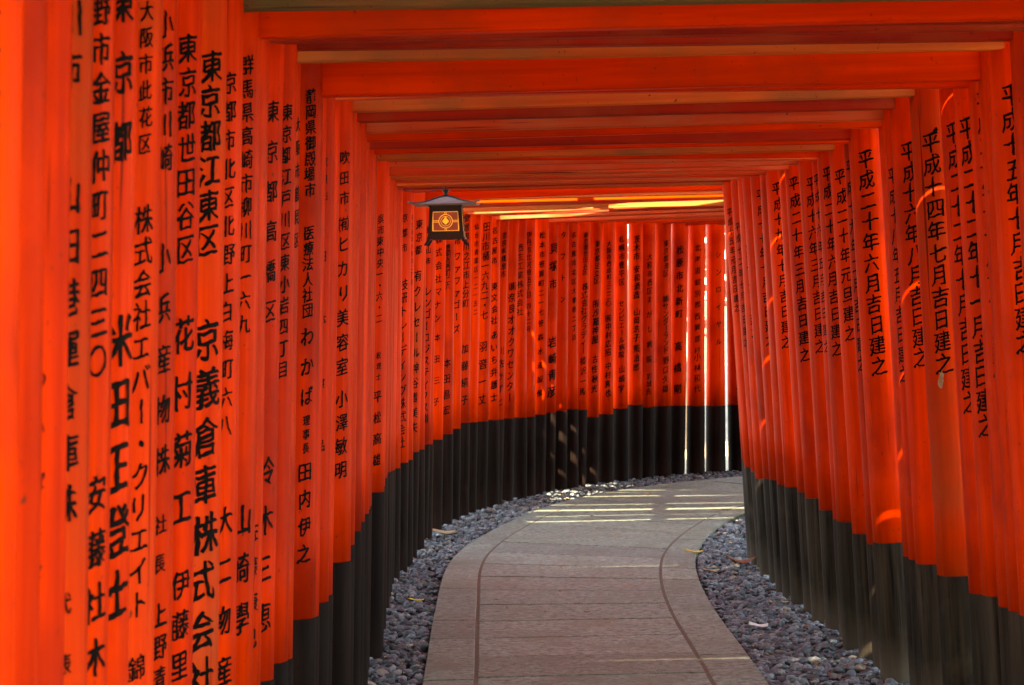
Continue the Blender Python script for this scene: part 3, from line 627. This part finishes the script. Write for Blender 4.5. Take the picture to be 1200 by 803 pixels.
# ---------------------------------------------------------------- hanging lantern
LB = plain('black_lantern_iron', (.008, .008, .009), .45, (.016, .015, .014), 40, .5)
LROOF = plain('grey_green_copper', (.16, .20, .19), .55, (.24, .27, .25), 25, .5)
def glow(name, c, e, strength):
    M = NT(name); M.b.inputs['Base Color'].default_value = (*c, 1); M.b.inputs['Emission Color'].default_value = (*e, 1)
    M.b.inputs['Emission Strength'].default_value = strength; M.b.inputs['Roughness'].default_value = .6; return M.m
PAPER = glow('maroon_lamp_screen', (.12, .03, .02), (.30, .05, .025), .045)
GOLD = glow('gold_lattice', (.6, .3, .08), (1, .46, .08), .05)
FLAME = glow('lit_emblem', (.7, .35, .08), (1, .40, .03), .075)
def lantern():
    L = empty('hanging_lantern', (-.3285, 13.42, 1.80), R(-2))
    tag(L, 'black hanging lantern with grey green roof and lit amber screen under a beam', 'lantern')
    # roof: square hipped, sweeping out to thin eaves
    bm = bmesh.new(); rings = []
    for hw, z in ((.012, .252), (.040, .243), (.075, .228), (.108, .2165), (.138, .210), (.160, .2085), (.160, .203), (.10, .203), (.07, .203)):
        # corners sweep outwards and up
        pts = []
        for k in range(16):
            s = k // 4; t = (k % 4) / 4 * 2 - 1
            x, y = ((t, -1), (1, t), (-t, 1), (-1, -t))[s]
            cr = max(0, abs(t)) ** 4
            pts.append(bm.verts.new((x * hw * (1 + .05 * cr), y * hw * (1 + .05 * cr), z + .006 * cr * (hw / .16) ** 3)))
        rings.append(pts)
    for a, b in zip(rings, rings[1:]):
        for k in range(16): bm.faces.new((a[k], b[k], b[(k + 1) % 16], a[(k + 1) % 16]))
    bm.faces.new(rings[0]); bm.faces.new(rings[-1][::-1])
    roof = bm_obj('roof', bm, LROOF, L)
    bm = bmesh.new()
    for sx, sy in ((1, 1), (1, -1), (-1, 1), (-1, -1)):
        prev = None
        for hw, z in ((.012, .254), (.040, .246), (.075, .231), (.108, .220), (.138, .2145), (.160, .2155), (.176, .218)):
            rg = [bm.verts.new((sx * hw * 1.04 + dx * sy, sy * hw * 1.04 - dx * sx, z + dz)) for dx, dz in ((-.004, -.004), (.004, -.004), (.004, .004), (-.004, .004))]
            if prev:
                for k in range(4): bm.faces.new((prev[k], prev[(k + 1) % 4], rg[(k + 1) % 4], rg[k]))
            else: bm.faces.new(rg)
            prev = rg
        bm.faces.new(prev[::-1])
    bm_obj('hip_ridge', bm, LB, roof)
    bm = bmesh.new(); lathe(bm, [(.020, .250), (.011, .262), (.010, .268), (.021, .283), (.021, .287)], 16); bm_obj('finial', bm, LB, roof)
    bm = bmesh.new(); lathe(bm, [(.0025, .286), (.0025, .318)], 8); bm_obj('hanger', bm, LB, L)
    bm = bmesh.new(); prev = None
    for k in range(11):
        t = k / 10; c = Vector((-.004 - .27 * t, .006, .296 - .020 * math.sin(math.pi * t) + .008 * t))
        rg = [bm.verts.new(c + Vector((0, .0022 * math.cos(q), .0022 * math.sin(q)))) for q in (0, 1.57, 3.14, 4.71)]
        if prev:
            for q in range(4): bm.faces.new((prev[q], prev[(q + 1) % 4], rg[(q + 1) % 4], rg[q]))
        prev = rg
    bm_obj('cable', bm, LB, L)
    # body: four raked corner posts, rails, screens
    ht, hb, zt, zb_ = .083, .094, .206, .034
    f = lambda z: hb + (ht - hb) * (z - zb_) / (zt - zb_)
    bm = bmesh.new()
    def band(z0, z1, tin, grow=0):
        v0, v1 = f(z0) + grow, f(z1) + grow
        q = []
        for hw, z in ((v0, z0), (v1, z1)):
            for o in (0, tin):
                q.append([bm.verts.new((sx * (hw - o), sy * (hw - o), z)) for sx, sy in ((-1, -1), (1, -1), (1, 1), (-1, 1))])
        a, ai, b, bi = q
        for k in range(4):
            n = (k + 1) % 4
            bm.faces.new((a[k], a[n], b[n], b[k])); bm.faces.new((ai[n], ai[k], bi[k], bi[n]))
            bm.faces.new((b[k], b[n], bi[n], bi[k])); bm.faces.new((a[n], a[k], ai[k], ai[n]))
    band(.170, .206, .014); band(.034, .068, .014); band(.026, .036, .02, .004); band(.198, .2035, .014, .006)
    for sx in (-1, 1):
        for sy in (-1, 1):
            q = []
            for z in (.06, .18):
                h = f(z); q.append([bm.verts.new((sx * (h - a), sy * (h - b), z)) for a, b in ((0, 0), (.020, 0), (.020, .020), (0, .020))])
            for k in range(4): bm.faces.new((q[0][k], q[0][(k + 1) % 4], q[1][(k + 1) % 4], q[1][k]))
    bmesh.ops.recalc_face_normals(bm, faces=bm.faces)
    bm_obj('frame', bm, LB, L)
    for sx in (-1, 1):
        for sy in (-1, 1):
            bm = bmesh.new(); q = []
            for o, z, s in ((.092, .030, .011), (.096, .016, .012), (.106, .004, .012), (.110, -.006, .010)):
                q.append([bm.verts.new((sx * (o + a), sy * (o + b), z)) for a, b in ((s * .4, s * .4), (-s, s * .4), (-s, -s), (s * .4, -s))])
            for a, b in zip(q, q[1:]):
                for k in range(4): bm.faces.new((a[k], a[(k + 1) % 4], b[(k + 1) % 4], b[k]))
            bm.faces.new(q[0]); bm.faces.new(q[-1]); bmesh.ops.recalc_face_normals(bm, faces=bm.faces)
            bm_obj('foot', bm, LB, L)
    rake = math.atan((hb - ht) / (zt - zb_))
    for k in range(4):
        sc = bmesh.new(); box(sc, -.070, .070, -.002, .002, -.054, .054)
        p = bm_obj('screen', sc, PAPER, L)
        z = .119; hw = f(z) - .012; a = k * math.pi / 2
        p.matrix_local = Matrix.Rotation(a, 4, 'Z') @ Matrix.Translation((0, -hw, z)) @ Matrix.Rotation(-rake, 4, 'X')
        lb = bmesh.new(); y0, y1 = -.0065, -.0025
        for x0, x1, z0, z1 in ((-.070, .070, .048, .054), (-.070, .070, -.054, -.048), (-.070, -.064, -.0475, .0475), (.064, .070, -.0475, .0475),
                               (-.0635, -.037, -.0022, -.0052), (-.0635, -.037, .0022, .0052), (.037, .0635, -.0022, -.0052), (.037, .0635, .0022, .0052),
                               (-.0052, -.0022, .037, .0475), (.0022, .0052, .037, .0475), (-.0052, -.0022, -.0475, -.037), (.0022, .0052, -.0475, -.037)):
            box(lb, x0, x1, y0, y1, min(z0, z1), max(z0, z1))
        for r0, r1 in ((.0335, .0372), (.024, .0262)):
            rg = []
            for j in range(28):
                t = 2 * math.pi * j / 28
                rg.append([lb.verts.new((r * math.cos(t), y, r * math.sin(t))) for r, y in ((r0, y1), (r0, y0), (r1, y0), (r1, y1))])
            for j in range(28):
                A, B = rg[j], rg[(j + 1) % 28]
                for q in range(4): lb.faces.new((A[q], A[(q + 1) % 4], B[(q + 1) % 4], B[q]))
        bmesh.ops.recalc_face_normals(lb, faces=lb.faces)
        bm_obj('lattice', lb, GOLD, p)
        # flame-shaped jewel in the middle
        em = bmesh.new(); n = 24; fr, bk = [], []
        for j in range(n):
            t = 2 * math.pi * j / n; rr = .0145 * (1 + .16 * math.cos(4 * t)) ; x = rr * math.sin(t); zz = rr * math.cos(t)
            if zz > 0: zz *= 1.55; x *= 1 - .45 * (zz / .0226)
            fr.append(em.verts.new((x, y0 - .001, zz))); bk.append(em.verts.new((x, y1, zz)))
        em.faces.new(fr); em.faces.new(bk[::-1])
        for j in range(n): em.faces.new((fr[j], bk[j], bk[(j + 1) % n], fr[(j + 1) % n]))
        bm_obj('emblem', em, FLAME, p)
lantern()

# ---------------------------------------------------------------- leaves and litter on the ground
def leaf(x, y, z, size, rz, col, label, cat='leaf', name='fallen_leaf', wide=.45, tilt=.15, curl=.3):
    V, F = [], []; n = 9
    for k in range(n + 1):
        t = k / n; hw = wide * .5 * math.sin(math.pi * min(1, t * 1.02)) ** .8 * (1 - .25 * t) if name == 'fallen_leaf' else .5 * wide
        for s in (-1, -.4, 0, .4, 1):
            V.append(((t - .5) * size, s * hw * size, size * (curl * (t - .5) ** 2 + .12 * abs(s) * wide + .02 * math.sin(7 * t + s))))
    for k in range(n):
        for q in range(4): a = k * 5 + q; F.append((a, a + 1, a + 6, a + 5))
    o = link_mesh(name, V, F, col, smooth=True, loc=(x, y, z)); o.rotation_euler = (tilt, tilt * .7, rz)
    so_ = o.modifiers.new('thick', 'SOLIDIFY'); so_.thickness = .0012
    tag(o, label, cat, 'fallen leaves on path and gravel' if name == 'fallen_leaf' else None)
YEL = plain('yellow_leaf', (.55, .42, .03), .6, (.45, .3, .03), 60); BRN = plain('brown_leaf', (.24, .07, .03), .6, (.13, .05, .025), 50)
TAN = plain('tan_leaf', (.42, .33, .16), .65, (.30, .2, .1), 60); PAL = plain('pale_scrap', (.62, .60, .50), .7, (.5, .47, .38), 80)
leaf(1.005, 14.55, .042, .11, .1, YEL, 'bright yellow leaf lying on the right kerb edge')
leaf(1.22, 13.98, .035, .17, .2, BRN, 'large reddish brown curled leaf on the right gravel', wide=.5, curl=.7)
leaf(1.06, 11.3, .034, .085, -.15, PAL, 'pale torn paper scrap on the gravel near the right kerb', 'litter', 'paper_scrap', .45)
leaf(1.03, 13.6, .034, .11, .5, TAN, 'pale tan leaf on gravel touching the right kerb')
leaf(1.10, 12.75, .034, .05, 1.2, TAN, 'small tan leaf in the middle of the right gravel')
leaf(1.27, 12.16, .034, .04, .4, YEL, 'tiny yellow leaf on gravel by a right gate foot')
leaf(-.46, 16.1, .040, .17, .1, TAN, 'broad tan leaf on the left gravel where the wall starts to bend', wide=.6)
leaf(-.50, 12.55, .036, .08, .2, YEL, 'dull yellow leaf on the left gravel strip')
leaf(-.47, 10.9, .036, .06, 1.0, TAN, 'small tan leaf low on the left gravel strip')
leaf(.98, 18.9, .040, .06, .7, BRN, 'small dark brown leaf on the slabs far along the path')
leaf(.32, 11.9, .040, .035, .3, BRN, 'tiny dark leaf alone on the middle slabs')
leaf(.55, 13.0, .040, .04, -.5, TAN, 'tiny pale leaf on the slabs left of the right kerb')

def litter():
    V, F = [], []; r3 = random.Random(4)
    for k in range(420):
        left = r3.random() < .5
        s = r3.uniform(cumc[0] + 10, cumc[-1] - 2.5); a, b = edge_at(s); e = (b - a).normalized()
        if r3.random() < .14: p = a.lerp(b, r3.random()); z = PATH_Z + .003
        else:
            q = r3.uniform(.02, .45); p = a - e * q if left else b + e * q; z = r3.uniform(.022, .036)
        L = r3.uniform(.006, .02); t = r3.uniform(0, 6.28); u = Vector((math.cos(t), math.sin(t), 0)) * L; w_ = Vector((-math.sin(t), math.cos(t), r3.uniform(-.4, .4))) * L * r3.uniform(.25, .5)
        c = Vector((p.x, p.y, z)); b0 = len(V)
        up = Vector((0, 0, L * .3))
        V.extend([tuple(c - u), tuple(c + w_ + up), tuple(c + u * 1.1), tuple(c - w_ + up), tuple(c + Vector((0, 0, .001)))])
        F.extend([(b0, b0 + 1, b0 + 4), (b0 + 1, b0 + 2, b0 + 4), (b0 + 2, b0 + 3, b0 + 4), (b0 + 3, b0, b0 + 4)])
    tag(link_mesh('leaf_litter', V, F, TAN), 'small dry leaf crumbs scattered over gravel and slabs', 'leaf litter', kind='stuff')
litter()

# ---------------------------------------------------------------- trees outside the gates; two added unseen behind the camera to dim the sky
BARK = plain('bark', (.10, .075, .05), .9, (.05, .04, .03), 8)
def leaf_mat():
    M = NT('leaves'); at = M.n('ShaderNodeAttribute', attribute_name='tone')
    col = M.mix(at.outputs['Fac'], (.030, .060, .016), (.085, .125, .035))
    M.l(M.val(col, M.rand(), .8, 1.2), M.b.inputs['Base Color']); M.b.inputs['Roughness'].default_value = .55
    return M.m
LEAF = leaf_mat()
def tree_mesh(seed, H, spread, low):
    rg = np.random.default_rng(seed); r2 = random.Random(seed)
    bm = bmesh.new()
    def limb(p, d, L, r0, depth):
        pts = [(Vector(p), r0)]; d = Vector(d).normalized()
        for k in range(5):
            d = (d + Vector((r2.uniform(-.15, .15), r2.uniform(-.15, .15), r2.uniform(-.02, .12)))).normalized()
            pts.append((pts[-1][0] + d * L / 5, r0 * (1 - .16 * (k + 1))))
        prev = None
        for i, (c, r) in enumerate(pts):
            dd = (pts[min(i + 1, 5)][0] - pts[max(i - 1, 0)][0]).normalized(); u = dd.orthogonal().normalized(); v = dd.cross(u)
            ring = [bm.verts.new(c + (u * math.cos(t) + v * math.sin(t)) * r) for t in [2 * math.pi * k / 8 for k in range(8)]]
            if prev:
                for k in range(8): f = bm.faces.new((prev[k], prev[(k + 1) % 8], ring[(k + 1) % 8], ring[k])); f.smooth = True
            prev = ring
        return pts
    tips = []
    trunk = limb((0, 0, -.4), (0, 0, 1), H * .8, H * .026, 0)
    for k in range(12):
        i = r2.randint(2, 5); a = r2.uniform(0, 6.28); b = limb(trunk[i][0], (math.cos(a), math.sin(a), r2.uniform(.2, .8)), spread * r2.uniform(.6, 1), H * .009, 1)
        tips += [q[0] for q in b[2:]]
    tips += [trunk[-1][0]] * 2
    V, T = [], []
    for p in tips:
        for q in range(4):
            c = np.array(p) + rg.normal(size=3) * np.array([.55, .55, .4]) * spread * .32
            if c[2] < low: c[2] = low + rg.random() * .8
            tone = rg.random()
            m = 42; pos = c + rg.normal(size=(m, 3)) * np.array([.34, .34, .26]) * spread * .3
            u = rg.normal(size=(m, 3)); u /= np.linalg.norm(u, axis=1)[:, None]; w_ = rg.normal(size=(m, 3)); w_ = np.cross(u, w_); w_ /= np.linalg.norm(w_, axis=1)[:, None]
            s = rg.uniform(.08, .17, (m, 1)) * (spread / 2.4)
            V.append(np.stack([pos - u * s * .6, pos + w_ * s * .32, pos + u * s * .8, pos - w_ * s * .32], 1).reshape(-1, 3)); T.append(np.clip(tone + rg.normal(size=m) * .15, 0, 1))
    V = np.concatenate(V); T = np.concatenate(T); F = np.arange(len(V)).reshape(-1, 4)
    tm = bpy.data.meshes.new('trunk'); bm.to_mesh(tm); bm.free(); tm.materials.append(BARK)
    cm = bpy.data.meshes.new('crown'); cm.from_pydata(V.tolist(), [], F.tolist()); cm.materials.append(LEAF)
    at = cm.attributes.new('tone', 'FLOAT', 'FACE'); at.data.foreach_set('value', T)
    return tm, cm
PROTO = [tree_mesh(3, 8, 2.9, 1.2), tree_mesh(8, 9.5, 3.2, 1.6), tree_mesh(21, 7, 2.6, .9)]
TREES = [(-3.6, 1.5, 0, .3), (-4.4, 5.2, 1, 1.1), (-4.2, 8.9, 2, 2.0), (-4.6, 11.6, 0, 2.9), (-7.5, 8.2, 1, 4.), (-7.2, 2.6, 2, 5.), (-.3, -6.5, 1, 3.3),  # last tree in this row is added behind the camera to dim the sky
         (5.3, 3.8, 1, 1.4), (4.6, 25.2, 0, 4.4),  (1.7, 25.6, 2, 1.0), (-3.4, -4, 2, 2.2), (8, 20.5, 1, 2.2)]  # low tree to the left behind the camera is added to dim the sky
TLAB = ['leafy dark green tree outside the left gate pillars', 'tall broadleaf tree around the gates, one added behind the camera to dim the sky', 'low bushy tree outside the gate tunnel, one added behind the camera to dim the sky']
for i, (x, y, k, a) in enumerate(TREES):
    t = empty('tree', (x, y, 0), a); s = 1 + .1 * math.sin(i * 2.3); t.scale = (s, s, s)
    for nm, me in zip(('trunk', 'crown'), PROTO[k]):
        o = bpy.data.objects.new(nm, me); COL.objects.link(o); o.parent = t
    tag(t, TLAB[k], 'tree', 'trees outside the gate tunnel')
